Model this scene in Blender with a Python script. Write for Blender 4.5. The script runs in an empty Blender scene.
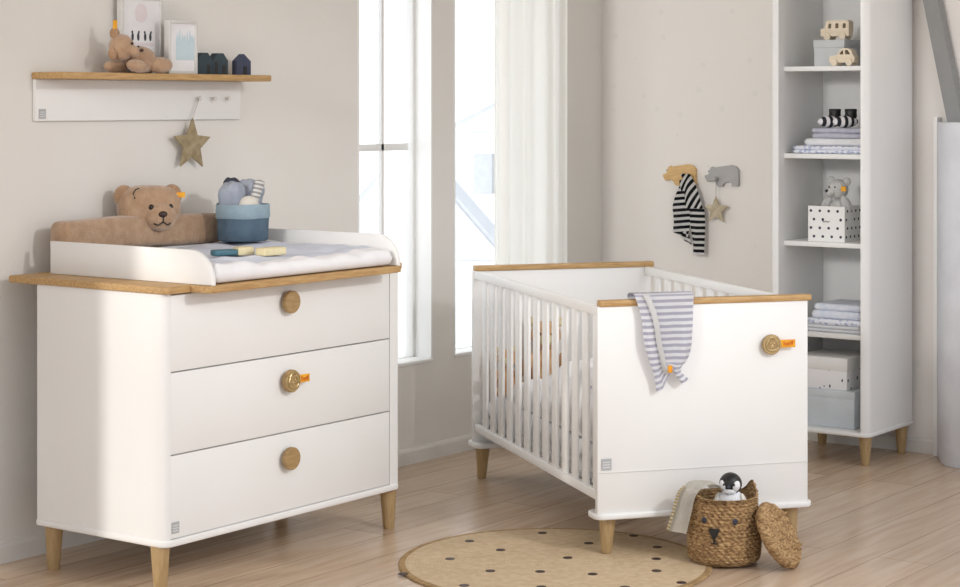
import bpy, bmesh, math, random
from mathutils import Vector, Matrix, noise
random.seed(7)
PI = math.pi
S = bpy.context.scene
COL = S.collection

# ------------------------------------------------------------------ camera, sky, lights, exposure
cam_d = bpy.data.cameras.new('camera'); cam = bpy.data.objects.new('camera', cam_d); COL.objects.link(cam)
cam.location = (-7.8837, -4.9992, 1.5)
cam.rotation_euler = (PI/2, 0, 0.6279 - PI/2)
cam_d.sensor_width = 36; cam_d.lens = 1947.46/960*36
cam_d.shift_y = -190.33/960
cam_d.clip_end = 200
S.camera = cam

W = bpy.data.worlds.new('sky'); S.world = W; W.use_nodes = True
nt = W.node_tree; bgn = nt.nodes['Background']
tc = nt.nodes.new('ShaderNodeTexCoord'); nz = nt.nodes.new('ShaderNodeTexNoise'); rp = nt.nodes.new('ShaderNodeValToRGB')
nz.inputs['Scale'].default_value = 3.0; nz.inputs['Detail'].default_value = 4
rp.color_ramp.elements[0].position = .42; rp.color_ramp.elements[0].color = (.80, .86, .97, 1)
rp.color_ramp.elements[1].position = .58; rp.color_ramp.elements[1].color = (.975, .985, 1, 1)
nt.links.new(tc.outputs['Generated'], nz.inputs['Vector']); nt.links.new(nz.outputs['Fac'], rp.inputs['Fac'])
nt.links.new(rp.outputs['Color'], bgn.inputs['Color'])
# hazy bright sky over the street side (+y), softer towards the room side
sp = nt.nodes.new('ShaderNodeSeparateXYZ'); mr = nt.nodes.new('ShaderNodeMapRange'); mr.interpolation_type = 'SMOOTHSTEP'
nt.links.new(tc.outputs['Generated'], sp.inputs[0]); nt.links.new(sp.outputs[1], mr.inputs['Value'])
mr.inputs['From Min'].default_value = .05; mr.inputs['From Max'].default_value = .35; mr.inputs['To Min'].default_value = 1.22; mr.inputs['To Max'].default_value = 2.7
nt.links.new(mr.outputs[0], bgn.inputs['Strength'])

def lamp(name, kind, energy, loc, target=None, direction=None, color=(1, 1, 1), **kw):
    d = bpy.data.lights.new(name, kind); d.energy = energy; d.color = color
    for k, v in kw.items(): setattr(d, k, v)
    o = bpy.data.objects.new(name, d); COL.objects.link(o); o.location = loc
    v = (Vector(target) - Vector(loc)) if target else Vector(direction)
    o.rotation_euler = v.to_track_quat('-Z', 'Y').to_euler()
    return o
az, el = math.radians(-20), math.radians(14.5)
lamp('sun', 'SUN', 1.5, (-9, 3, 4), direction=(math.cos(az)*math.cos(el), math.sin(az)*math.cos(el), -math.sin(el)), color=(1, .96, .9), angle=math.radians(3))
lamp('studio_key', 'SPOT', 300, (-3.3, -5.6, 2.95), target=(-2.85, -.85, .4), color=(1, .985, .965), shadow_soft_size=.16, spot_size=math.radians(46), spot_blend=.95)
lamp('added_fill', 'SPOT', 800, (-7.0, -1.1, 2.66), target=(0, -1.0, 1.6), color=(1, .99, .975), shadow_soft_size=.55, spot_size=math.radians(36), spot_blend=.9)  # added soft fill that brightens the back wall, not a lamp of the room
S.view_settings.view_transform = 'Standard'; S.view_settings.look = 'None'
S.view_settings.gamma = 1.0; S.view_settings.use_curve_mapping = False
S.view_settings.exposure = 0.06

# ------------------------------------------------------------------ materials
def lin(c):
    return tuple((x/255/12.92 if x/255 <= .04045 else ((x/255+.055)/1.055)**2.4) for x in c) + (1,)
def mat(name, c, rough=.5, c2=None, scale=8, stretch=(1, 1, 1), bump=0, bscale=60, sheen=0, metal=0, detail=3, spec=.5, coords='Object', transl=0):
    m = bpy.data.materials.new(name); m.use_nodes = True; t = m.node_tree; b = t.nodes['Principled BSDF']
    b.inputs['Base Color'].default_value = lin(c); b.inputs['Roughness'].default_value = rough
    b.inputs['Metallic'].default_value = metal; b.inputs['Specular IOR Level'].default_value = spec
    if sheen: b.inputs['Sheen Weight'].default_value = sheen; b.inputs['Sheen Roughness'].default_value = .5
    tcn = t.nodes.new('ShaderNodeTexCoord'); mp = t.nodes.new('ShaderNodeMapping'); mp.inputs['Scale'].default_value = stretch
    t.links.new(tcn.outputs[coords], mp.inputs['Vector'])
    if c2 is None: c2 = tuple(max(0, x*.965) for x in c)
    n = t.nodes.new('ShaderNodeTexNoise'); n.inputs['Scale'].default_value = scale; n.inputs['Detail'].default_value = detail
    r = t.nodes.new('ShaderNodeValToRGB'); r.color_ramp.elements[0].position = .35; r.color_ramp.elements[1].position = .65
    r.color_ramp.elements[0].color = lin(c2); r.color_ramp.elements[1].color = lin(c)
    t.links.new(mp.outputs[0], n.inputs['Vector']); t.links.new(n.outputs['Fac'], r.inputs['Fac']); t.links.new(r.outputs['Color'], b.inputs['Base Color'])
    if bump:
        n2 = t.nodes.new('ShaderNodeTexNoise'); n2.inputs['Scale'].default_value = bscale; n2.inputs['Detail'].default_value = 4
        bp = t.nodes.new('ShaderNodeBump'); bp.inputs['Strength'].default_value = bump; bp.inputs['Distance'].default_value = .01
        t.links.new(mp.outputs[0], n2.inputs['Vector']); t.links.new(n2.outputs['Fac'], bp.inputs['Height']); t.links.new(bp.outputs[0], b.inputs['Normal'])
    return m
M = {}
M['white'] = mat('white_lacquer', (238, 237, 235), .42, scale=3, c2=(236, 235, 232))
M['whitem'] = mat('white_paint', (240, 239, 236), .5, scale=3, c2=(237, 236, 233))
M['wall'] = mat('wall_paint', (229, 226, 220), .85, scale=2.2, c2=(227, 223, 217), bump=.04, bscale=180)
M['skirting'] = mat('skirting_paint', (226, 222, 216), .6)
M['oak'] = mat('oak', (196, 160, 108), .5, scale=14, stretch=(1, 9, 9), c2=(172, 134, 84), bump=.05, bscale=40)
M['oaky'] = mat('oak_cross', (192, 154, 100), .5, scale=14, stretch=(9, 9, 1), c2=(178, 140, 90))
M['leg'] = mat('oak_leg', (184, 156, 114), .5, scale=14, stretch=(9, 9, 1), c2=(168, 140, 98))
M['knob'] = mat('oak_knob', (176, 146, 100), .55, scale=16, stretch=(1, 1, 7), c2=(156, 126, 82))
M['gap'] = mat('dark_gap', (120, 118, 114), .8)
M['brass'] = mat('pale_brass', (206, 186, 140), .35, metal=.75, c2=(190, 168, 120))
M['yellow'] = mat('yellow_ribbon', (240, 176, 40), .7, c2=(226, 150, 30), scale=40)
M['red'] = mat('red_thread', (190, 50, 30), .7)
M['sticker'] = mat('grey_sticker', (178, 180, 181), .5)
M['stickerl'] = mat('pale_print', (222, 223, 223), .5)
M['plush'] = mat('tan_plush', (184, 152, 122), .95, c2=(168, 134, 104), scale=30, bump=.5, bscale=160, sheen=.5)
M['plushd'] = mat('tan_plush_dark', (178, 142, 110), .95, c2=(160, 124, 92), scale=30, bump=.5, bscale=160, sheen=.4)
M['honey'] = mat('honey_plush', (222, 184, 142), .95, c2=(200, 150, 104), scale=26, bump=.5, bscale=140, sheen=.4)
M['black'] = mat('black', (24, 22, 22), .45)
M['brown'] = mat('dark_brown', (58, 36, 28), .5)
M['eye'] = mat('glossy_eye', (40, 26, 20), .15)
M['bluel'] = mat('light_blue_cotton', (150, 170, 180), .9, c2=(140, 160, 171), scale=30, bump=.25, bscale=220)
M['blued'] = mat('dark_blue_cotton', (86, 106, 122), .9, c2=(76, 96, 112), scale=24, bump=.3, bscale=200)
M['bluegrey'] = mat('blue_grey_cotton', (168, 174, 186), .9, c2=(152, 160, 174), scale=18, bump=.3, bscale=120)
M['charcoal'] = mat('charcoal_knit', (74, 76, 88), .95, c2=(52, 54, 66), scale=60, bump=.4, bscale=160)
M['cream'] = mat('cream_plush', (228, 222, 210), .95, bump=.4, bscale=200, sheen=.4)
M['muslin'] = mat('cream_muslin', (240, 236, 226), .95, bump=.3, bscale=200)
M['creamw'] = mat('cream_block', (224, 212, 172), .6, c2=(216, 202, 160), scale=20)
M['teal'] = mat('teal_block', (66, 110, 124), .5)
M['maple'] = mat('maple', (232, 219, 196), .55, scale=10, stretch=(1, 1, 6), c2=(224, 208, 182))
M['starw'] = mat('grey_gold_wood', (170, 154, 122), .7, scale=30, c2=(140, 122, 90), bump=.4, bscale=90)
M['starp'] = mat('pale_wood', (196, 184, 160), .7, scale=30, c2=(172, 158, 130), bump=.3, bscale=90)
M['string'] = mat('string', (200, 196, 188), .9)
M['housed'] = mat('dark_teal_paint', (52, 68, 76), .7, c2=(44, 58, 66), scale=14)
M['housei'] = mat('indigo_paint', (66, 72, 96), .7, c2=(56, 60, 82), scale=14)
M['framew'] = mat('frame_white', (214, 212, 208), .45)
M['paper'] = mat('paper', (236, 235, 236), .7)
M['pink'] = mat('pale_pink_print', (230, 220, 222), .8)
M['bluep'] = mat('pale_blue_print', (190, 208, 216), .8, c2=(198, 214, 220), scale=20)
M['blackp'] = mat('grey_black_print', (66, 68, 78), .8)
M['boxgrey'] = mat('pale_grey_card', (206, 209, 210), .8, bump=.1)
M['boxblue'] = mat('pale_blue_card', (212, 219, 224), .7, bump=.1)
M['towel'] = mat('pale_blue_towel', (228, 232, 240), .95, c2=(216, 222, 235), scale=40, bump=.4, bscale=200)
M['towelw'] = mat('white_towel', (236, 236, 238), .95, bump=.4, bscale=200)
M['blanket'] = mat('grey_lilac_blanket', (198, 198, 210), .95, c2=(180, 180, 194), scale=30, bump=.4, bscale=160)
M['bearg'] = mat('pale_grey_plush', (206, 205, 202), .95, c2=(188, 187, 184), scale=40, bump=.5, bscale=170, sheen=.4)
M['sheet'] = mat('white_cotton', (240, 239, 240), .9, c2=(234, 233, 236), scale=12, bump=.2, bscale=20)
M['lampgrey'] = mat('grey_timber', (146, 146, 144), .7, bump=.1)
M['postp'] = mat('cool_white_timber', (228, 230, 236), .6)
M['extw'] = mat('snow_white_render', (240, 240, 240), .9)
M['extg'] = mat('pale_grey_render', (210, 212, 216), .9)
M['metal'] = mat('brushed_steel', (176, 176, 174), .35, metal=.6)
M['hippo'] = mat('honey_wood', (220, 184, 128), .6, scale=12, stretch=(1, 2, 10), c2=(206, 166, 108))
M['hippog'] = mat('grey_paint', (176, 174, 172), .7)
M['goldp'] = mat('gold_thread', (206, 180, 112), .7)

def stripes(name, ca, cb, freq, rough=.9, soft=.06, duty=.5, bump=.2, wob=0):
    """stripes along the V of the UV map"""
    m = mat(name, ca, rough, bump=bump, bscale=180); t = m.node_tree; b = t.nodes['Principled BSDF']
    u = t.nodes.new('ShaderNodeUVMap'); sx = t.nodes.new('ShaderNodeSeparateXYZ'); t.links.new(u.outputs[0], sx.inputs[0])
    mu = t.nodes.new('ShaderNodeMath'); mu.operation = 'MULTIPLY'; mu.inputs[1].default_value = freq; t.links.new(sx.outputs[1], mu.inputs[0])
    fr = t.nodes.new('ShaderNodeMath'); fr.operation = 'FRACT'; t.links.new(mu.outputs[0], fr.inputs[0])
    r = t.nodes.new('ShaderNodeValToRGB'); e = r.color_ramp.elements
    e[0].position = 0; e[0].color = lin(ca); e[1].position = duty-soft; e[1].color = lin(ca)
    x = e.new(duty); x.color = lin(cb); x = e.new(1-soft); x.color = lin(cb); x = e.new(1); x.color = lin(ca)
    t.links.new(fr.outputs[0], r.inputs[0]); t.links.new(r.outputs[0], b.inputs['Base Color'])
    return m
M['romper'] = stripes('grey_white_stripes', (246, 246, 249), (200, 199, 212), 23, soft=.08, duty=.52)
M['bw'] = stripes('black_white_stripes', (238, 236, 234), (22, 22, 26), 12.5, soft=.05, duty=.48)
M['rattle'] = stripes('grey_stripes', (214, 212, 208), (150, 148, 146), 5, soft=.08)
M['goldstripe'] = stripes('gold_stripe_hem', (238, 234, 222), (206, 180, 110), 15, soft=.08, duty=.55)
M['bootie'] = stripes('bootie_stripes', (232, 230, 232), (34, 34, 42), 4, soft=.06)

def dots(name, base, spot, scale, thr, rough=.8, stretch=(1, 1, 1), second=None):
    """scattered spots (voronoi cells)"""
    m = mat(name, base, rough); t = m.node_tree; b = t.nodes['Principled BSDF']
    tcn = t.nodes.new('ShaderNodeTexCoord'); mp = t.nodes.new('ShaderNodeMapping'); mp.inputs['Scale'].default_value = stretch
    v = t.nodes.new('ShaderNodeTexVoronoi'); v.inputs['Scale'].default_value = scale; v.inputs['Randomness'].default_value = .55
    lt = t.nodes.new('ShaderNodeMath'); lt.operation = 'LESS_THAN'; lt.inputs[1].default_value = thr
    mx = t.nodes.new('ShaderNodeMix'); mx.data_type = 'RGBA'; mx.inputs[6].default_value = lin(base); mx.inputs[7].default_value = lin(spot)
    t.links.new(tcn.outputs['Object'], mp.inputs[0]); t.links.new(mp.outputs[0], v.inputs['Vector']); t.links.new(v.outputs['Distance'], lt.inputs[0])
    t.links.new(lt.outputs[0], mx.inputs[0]); t.links.new(mx.outputs[2], b.inputs['Base Color'])
    return m
M['speck'] = dots('specked_card', (242, 241, 242), (70, 76, 92), 32, .2, stretch=(1, 1.6, .8))
M['duvet'] = dots('printed_duvet', (243, 242, 243), (196, 202, 214), 13, .13)
M['matp'] = dots('printed_mat', (210, 215, 228), (222, 226, 235), 15, .24)
M['towelp'] = dots('printed_towel', (232, 234, 242), (186, 194, 216), 40, .35)
M['wallpaper'] = dots('speckled_wallpaper', (235, 230, 224), (230, 226, 221), 8.5, .13, rough=.88)
M['mattress'] = mat('mattress_cover', (238, 237, 238), .9, bump=.2, bscale=60)

# floor: oak planks running along x
def floor_mat():
    m = mat('oak_planks', (205, 178, 156), .27, spec=.55); t = m.node_tree; b = t.nodes['Principled BSDF']
    tcn = t.nodes.new('ShaderNodeTexCoord')
    br = t.nodes.new('ShaderNodeTexBrick'); br.inputs['Scale'].default_value = 1; br.inputs['Brick Width'].default_value = 1.9; br.inputs['Row Height'].default_value = .19
    br.inputs['Mortar Size'].default_value = .0022; br.inputs['Color1'].default_value = (1, 1, 1, 1); br.inputs['Color2'].default_value = (.8, .78, .76, 1); br.inputs['Mortar'].default_value = (.5, .45, .4, 1)
    br.inputs['Bias'].default_value = 0
    br.offset = .37
    mp = t.nodes.new('ShaderNodeMapping'); mp.inputs['Scale'].default_value = (1.2, 14, 1)
    n = t.nodes.new('ShaderNodeTexNoise'); n.inputs['Scale'].default_value = 2.2; n.inputs['Detail'].default_value = 7; n.inputs['Distortion'].default_value = .6
    r = t.nodes.new('ShaderNodeValToRGB'); r.color_ramp.elements[0].position = .3; r.color_ramp.elements[1].position = .7
    r.color_ramp.elements[0].color = lin((200, 173, 147)); r.color_ramp.elements[1].color = lin((221, 198, 173))
    mx = t.nodes.new('ShaderNodeMix'); mx.data_type = 'RGBA'; mx.blend_type = 'MULTIPLY'; mx.inputs[0].default_value = 1
    t.links.new(tcn.outputs['Object'], br.inputs['Vector']); t.links.new(tcn.outputs['Object'], mp.inputs[0]); t.links.new(mp.outputs[0], n.inputs['Vector'])
    t.links.new(n.outputs['Fac'], r.inputs[0]); t.links.new(r.outputs[0], mx.inputs[6]); t.links.new(br.outputs['Color'], mx.inputs[7]); t.links.new(mx.outputs[2], b.inputs['Base Color'])
    bp = t.nodes.new('ShaderNodeBump'); bp.inputs['Strength'].default_value = .12; bp.inputs['Distance'].default_value = .004
    t.links.new(br.outputs['Fac'], bp.inputs['Height']); bp.invert = True; t.links.new(bp.outputs[0], b.inputs['Normal'])
    return m
M['floor'] = floor_mat()
# jute rug: concentric braid
def rug_mat():
    m = mat('jute', (206, 184, 152), .95, c2=(194, 170, 136), scale=40); t = m.node_tree; b = t.nodes['Principled BSDF']
    tcn = t.nodes.new('ShaderNodeTexCoord'); w = t.nodes.new('ShaderNodeTexWave'); w.wave_type = 'RINGS'; w.rings_direction = 'Z'; w.inputs['Scale'].default_value = 26; w.inputs['Distortion'].default_value = .6
    bp = t.nodes.new('ShaderNodeBump'); bp.inputs['Strength'].default_value = .25; bp.inputs['Distance'].default_value = .002
    t.links.new(tcn.outputs['Object'], w.inputs[0]); t.links.new(w.outputs['Fac'], bp.inputs['Height']); t.links.new(bp.outputs[0], b.inputs['Normal'])
    return m
M['jute'] = rug_mat(); M['juted'] = mat('jute_edge', (176, 146, 102), .95, scale=60, c2=(150, 120, 80), bump=.4)
M['seagrass'] = mat('seagrass', (190, 156, 110), .85, c2=(120, 88, 54), scale=70, stretch=(1, 1, 2.2), detail=5, bump=.4, bscale=120)
def sheer_mat():
    m = bpy.data.materials.new('sheer_voile'); m.use_nodes = True; t = m.node_tree
    out = t.nodes['Material Output']; pb = t.nodes['Principled BSDF']; pb.inputs['Base Color'].default_value = lin((240, 238, 233)); pb.inputs['Roughness'].default_value = .9
    tr = t.nodes.new('ShaderNodeBsdfTranslucent'); tr.inputs['Color'].default_value = lin((240, 237, 230)); tp = t.nodes.new('ShaderNodeBsdfTransparent')
    m1 = t.nodes.new('ShaderNodeMixShader'); m1.inputs[0].default_value = .36; m2 = t.nodes.new('ShaderNodeMixShader'); m2.inputs[0].default_value = .07
    t.links.new(pb.outputs[0], m1.inputs[1]); t.links.new(tr.outputs[0], m1.inputs[2]); t.links.new(m1.outputs[0], m2.inputs[1]); t.links.new(tp.outputs[0], m2.inputs[2]); t.links.new(m2.outputs[0], out.inputs['Surface'])
    return m
M['sheer'] = sheer_mat()
def glass_mat():
    m = bpy.data.materials.new('window_glass'); m.use_nodes = True; t = m.node_tree; out = t.nodes['Material Output']
    gl = t.nodes.new('ShaderNodeBsdfGlossy'); gl.inputs['Roughness'].default_value = .02; tp = t.nodes.new('ShaderNodeBsdfTransparent'); tp.inputs['Color'].default_value = (.97, .98, .98, 1)
    mx = t.nodes.new('ShaderNodeMixShader'); mx.inputs[0].default_value = .05
    t.links.new(tp.outputs[0], mx.inputs[1]); t.links.new(gl.outputs[0], mx.inputs[2]); t.links.new(mx.outputs[0], out.inputs['Surface'])
    return m
M['glass'] = glass_mat()

# ------------------------------------------------------------------ mesh helpers
def box(bm, x0, x1, y0, y1, z0, z1, bev=0, seg=2):
    b = bmesh.new(); bmesh.ops.create_cube(b, size=1)
    bmesh.ops.scale(b, vec=(x1-x0, y1-y0, z1-z0), verts=b.verts); bmesh.ops.translate(b, vec=((x0+x1)/2, (y0+y1)/2, (z0+z1)/2), verts=b.verts)
    if bev: bmesh.ops.bevel(b, geom=b.edges[:], offset=bev, segments=seg, profile=.5, affect='EDGES')
    join(bm, b)
def join(bm, b, mx=None):
    if mx is not None: bmesh.ops.transform(b, matrix=mx, verts=b.verts)
    me = bpy.data.meshes.new('tmp'); b.to_mesh(me); b.free(); bm.from_mesh(me); bpy.data.meshes.remove(me)
def prism(bm, pts, z0, z1, bev=0, seg=2, holes=(), mx=None):
    """outline in local xy, extruded z0..z1"""
    b = bmesh.new(); loops = [pts] + list(holes); es = []
    for lp in loops:
        vs = [b.verts.new((p[0], p[1], z0)) for p in lp]
        es += [b.edges.new((vs[i], vs[(i+1) % len(vs)])) for i in range(len(vs))]
    if holes: r = bmesh.ops.triangle_fill(b, edges=es, use_beauty=True); fs = [f for f in r['geom'] if isinstance(f, bmesh.types.BMFace)]
    else: fs = [b.faces.new(b.verts[:])]
    r = bmesh.ops.extrude_face_region(b, geom=fs)
    bmesh.ops.translate(b, vec=(0, 0, z1-z0), verts=[v for v in r['geom'] if isinstance(v, bmesh.types.BMVert)])
    bmesh.ops.recalc_face_normals(b, faces=b.faces)
    if bev:
        ed = [e for e in b.edges if len(e.link_faces) == 2 and e.calc_face_angle(0) > .9 and abs(e.verts[0].co.z-e.verts[1].co.z) < 1e-6]
        bmesh.ops.bevel(b, geom=ed, offset=bev, segments=seg, profile=.5, affect='EDGES')
    join(bm, b, mx)
def rrect(x0, x1, y0, y1, r, n=6, corners=(1, 1, 1, 1)):
    """rounded rectangle outline; corners: (x0y0, x1y0, x1y1, x0y1)"""
    out = []
    for (cx, cy, a0, on, px, py) in ((x0+r, y0+r, PI, corners[0], x0, y0), (x1-r, y0+r, 1.5*PI, corners[1], x1, y0), (x1-r, y1-r, 0, corners[2], x1, y1), (x0+r, y1-r, .5*PI, corners[3], x0, y1)):
        if on: out += [(cx+r*math.cos(a0+i/n*PI/2), cy+r*math.sin(a0+i/n*PI/2)) for i in range(n+1)]
        else: out.append((px, py))
    return out
def lathe(bm, prof, n=32, mx=None):
    b = bmesh.new(); rings = []
    for r, z in prof:
        rings.append([b.verts.new((max(r, 1e-5)*math.cos(2*PI*i/n), max(r, 1e-5)*math.sin(2*PI*i/n), z)) for i in range(n)])
    for a, c in zip(rings, rings[1:]):
        for i in range(n): b.faces.new((a[i], a[(i+1) % n], c[(i+1) % n], c[i]))
    b.faces.new(rings[0][::-1]); b.faces.new(rings[-1])
    bmesh.ops.recalc_face_normals(b, faces=b.faces); join(bm, b, mx)
def tube(bm, pts, r, n=8):
    b = bmesh.new(); rings = []; P = [Vector(p) for p in pts]; rr = r if isinstance(r, (list, tuple)) else [r]*len(P)
    for i, p in enumerate(P):
        d = (P[min(i+1, len(P)-1)]-P[max(i-1, 0)]).normalized(); q = d.to_track_quat('Z', 'Y')
        rings.append([b.verts.new(p + q @ Vector((rr[i]*math.cos(2*PI*k/n), rr[i]*math.sin(2*PI*k/n), 0))) for k in range(n)])
    for a, c in zip(rings, rings[1:]):
        for k in range(n): b.faces.new((a[k], a[(k+1) % n], c[(k+1) % n], c[k]))
    b.faces.new(rings[0][::-1]); b.faces.new(rings[-1]); join(bm, b)
def ell(bm, c, r, rot=(0, 0, 0), n=24, wob=0, ws=12, sq=1.0):
    """ellipsoid (sq<1 makes it boxier), wobbled a little"""
    b = bmesh.new(); bmesh.ops.create_uvsphere(b, u_segments=n, v_segments=max(8, n*2//3), radius=1)
    for v in b.verts:
        if sq != 1: v.co = Vector([math.copysign(abs(x)**sq, x) for x in v.co])
        if wob: v.co *= 1 + wob*noise.noise(v.co*1.7 + Vector((ws, 0, 0)))
    from mathutils import Euler
    mx = Matrix.Translation(c) @ Euler(rot).to_matrix().to_4x4() @ Matrix.Diagonal((*r, 1))
    join(bm, b, mx)
def leg_bm(x, y, z0, z1, r0, r1, dx=0, dy=0):
    """tapered round leg: foot at (x,y), top shifted by dx,dy"""
    bm = bmesh.new(); b = bmesh.new(); lathe(b, [(r0*.9, z0), (r0, z0+.004), (r1, z1)], 28)
    for v in b.verts:
        k = (v.co.z-z0)/(z1-z0); v.co.x += x+dx*k; v.co.y += y+dy*k
    join(bm, b); return bm
def grid(fn, nu, nv, thick=0, uvs=True):
    """surface from fn(u,v)->xyz with UVs; optional thickness"""
    bm = bmesh.new(); uvl = bm.loops.layers.uv.new('UVMap')
    vs = [[bm.verts.new(fn(i/nu, j/nv)) for j in range(nv+1)] for i in range(nu+1)]
    for i in range(nu):
        for j in range(nv):
            f = bm.faces.new((vs[i][j], vs[i+1][j], vs[i+1][j+1], vs[i][j+1]))
            for l, (a, c) in zip(f.loops, ((i, j), (i+1, j), (i+1, j+1), (i, j+1))): l[uvl].uv = (a/nu, c/nv)
    if thick: bmesh.ops.solidify(bm, geom=bm.faces[:], thickness=thick)
    bmesh.ops.recalc_face_normals(bm, faces=bm.faces); return bm
def cushion(bm, x0, x1, y0, y1, z0, z1, r=.03, n=28, crown=0, wob=0, seed=0, top=None):
    """soft slab: rounded sides, crowned and wrinkled top"""
    b = bmesh.new(); bmesh.ops.create_grid(b, x_segments=n, y_segments=n, size=1)
    bot = bmesh.new(); bmesh.ops.create_grid(bot, x_segments=n, y_segments=n, size=1)
    cx, cy, hx, hy, h = (x0+x1)/2, (y0+y1)/2, (x1-x0)/2, (y1-y0)/2, (z1-z0)/2
    def put(bb, sgn):
        for v in bb.verts:
            u, w = v.co.x, v.co.y
            e = min((1-abs(u))*hx, (1-abs(w))*hy); k = math.sqrt(max(0, 1-(1-min(e/r, 1))**2)) if r else 1
            z = (z0+z1)/2 + sgn*h*k
            if sgn > 0:
                z += crown*(1-u*u)*(1-w*w)*k + wob*k*noise.noise(Vector((u*hx*14+seed, w*hy*14, seed)))
                if top: z += top(u, w)*k
            v.co = (cx+u*hx, cy+w*hy, z)
    put(b, 1); put(bot, -1)
    for f in bot.faces: f.normal_flip()
    join(b, bot); bmesh.ops.remove_doubles(b, verts=b.verts, dist=1e-5); bmesh.ops.recalc_face_normals(b, faces=b.faces); join(bm, b)
def obj(name, bm, m, parent=None, world=False, smooth=True, angle=40, mats=None):
    me = bpy.data.meshes.new(name)
    if world and parent is not None:
        bmesh.ops.transform(bm, matrix=parent.matrix_basis.inverted(), verts=bm.verts)
    bm.to_mesh(me); bm.free(); o = bpy.data.objects.new(name, me); COL.objects.link(o)
    for mm in (mats or [m]): me.materials.append(M[mm] if isinstance(mm, str) else mm)
    if smooth:
        for p in me.polygons: p.use_smooth = True
        if angle: me.set_sharp_from_angle(angle=math.radians(angle))
    if parent is not None: o.parent = parent
    return o
def tag(o, label, cat, group=None):
    o['label'] = label; o['category'] = cat
    if group: o['group'] = group
    return o
def thing(name, label, cat, loc=(0, 0, 0), rotz=0, group=None, rot=None):
    o = bpy.data.objects.new(name, None); COL.objects.link(o); o.empty_display_size = .05
    o.matrix_basis = Matrix.Translation(loc) @ (rot.to_4x4() if rot else Matrix.Rotation(rotz, 4, 'Z'))
    return tag(o, label, cat, group)
def solo(name, bm, m, label, cat, loc, group=None, rotz=0, **k):
    """a thing that is one mesh, built in world coordinates, origin at its base"""
    mx = Matrix.Translation(loc) @ Matrix.Rotation(rotz, 4, 'Z'); bmesh.ops.transform(bm, matrix=mx.inverted(), verts=bm.verts)
    o = obj(name, bm, m, **k); o.matrix_basis = mx; return tag(o, label, cat, group)
def struct(name, bm, m, parent=None, **k):
    o = obj(name, bm, m, parent, **k)
    if parent is None: o['kind'] = 'structure'
    return o
def centre(bm):
    xs = [v.co for v in bm.verts]; return Vector((sum(min(v[i] for v in xs) if s == 0 else max(v[i] for v in xs) for s in (0, 1))/2 for i in range(3)))
def one(f, *a, **k):
    bm = bmesh.new(); f(bm, *a, **k); return bm
def lettering(name, text, size, mx, m, parent):
    c = bpy.data.curves.new('t', 'FONT'); c.body = text; c.size = size; c.extrude = .0006; c.align_x = 'CENTER'; c.align_y = 'CENTER'
    t = bpy.data.objects.new('t', c); COL.objects.link(t); dg = bpy.context.evaluated_depsgraph_get(); dg.update()
    me = bpy.data.meshes.new_from_object(t.evaluated_get(dg)); bpy.data.objects.remove(t); bpy.data.curves.remove(c)
    me.transform(mx); me.materials.clear(); me.materials.append(M[m]); me.name = name
    o = bpy.data.objects.new(name, me); COL.objects.link(o); o.parent = parent; return o
XZ = Matrix(((1, 0, 0, 0), (0, 0, 1, 0), (0, 1, 0, 0), (0, 0, 0, 1)))          # local (x,y,z) -> world (x, z, y): outline upright facing +-y
XZF = Matrix(((1, 0, 0, 0), (0, 0, -1, 0), (0, 1, 0, 0), (0, 0, 0, 1)))        # upright, extruded towards -y
YZF = Matrix(((0, 0, -1, 0), (1, 0, 0, 0), (0, 1, 0, 0), (0, 0, 0, 1)))        # outline (y,z), extruded towards -x

# ------------------------------------------------------------------ the setting
bm = one(box, -11, .3, -9, .3, -.05, 0); struct('floor', bm, 'floor')
T = .30
# window wall, y = 0 .. T, with two tall windows and a further opening out to the left
bm = bmesh.new(); HT = 2.7; Wt = 2.45
x1a, x1b, x2a, x2b, zs = -1.833, -1.342, -1.187, -.46, .412
for (a, b, z0, z1) in ((-4.97, x1a, 0, HT), (x1a, x1b, 0, zs), (x1a, x1b, Wt, HT), (x1b, x2a, 0, HT), (x2a, x2b, 0, zs), (x2a, x2b, Wt, HT), (x2b, .3, 0, HT),
                       (-6.6, -4.97, 1.78, HT), (-9, -6.6, 0, HT)):
    box(bm, a, b, 0, T, z0, z1)
struct('wall_left', bm, 'wall', smooth=False)
bm = one(box, 0, .3, -6, 0, 0, HT); struct('wall_back', bm, 'wallpaper', smooth=False)
bm = one(box, -9, .3, -3.0, .3, HT, HT+.1); struct('ceiling', bm, 'whitem', smooth=False)
def skirting(pts):   # profile along a straight run
    bm = bmesh.new(); (ax, ay), (bx, by), (nx, ny) = pts
    prof = [(0, 0), (.016, 0), (.016, .052), (.010, .062), (0, .066)]
    r0 = [bm.verts.new((ax+nx*d, ay+ny*d, z)) for d, z in prof]; r1 = [bm.verts.new((bx+nx*d, by+ny*d, z)) for d, z in prof]
    for i in range(5): bm.faces.new((r0[i], r0[(i+1) % 5], r1[(i+1) % 5], r1[i]))
    bm.faces.new(r0[::-1]); bm.faces.new(r1); bmesh.ops.recalc_face_normals(bm, faces=bm.faces); return bm
struct('baseboard_left', skirting(((-4.97, 0), (0, 0), (0, -1))), 'skirting', angle=20)
struct('baseboard_back', skirting(((0, -.016), (0, -1.70), (-1, 0))), 'skirting', angle=20)

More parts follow.
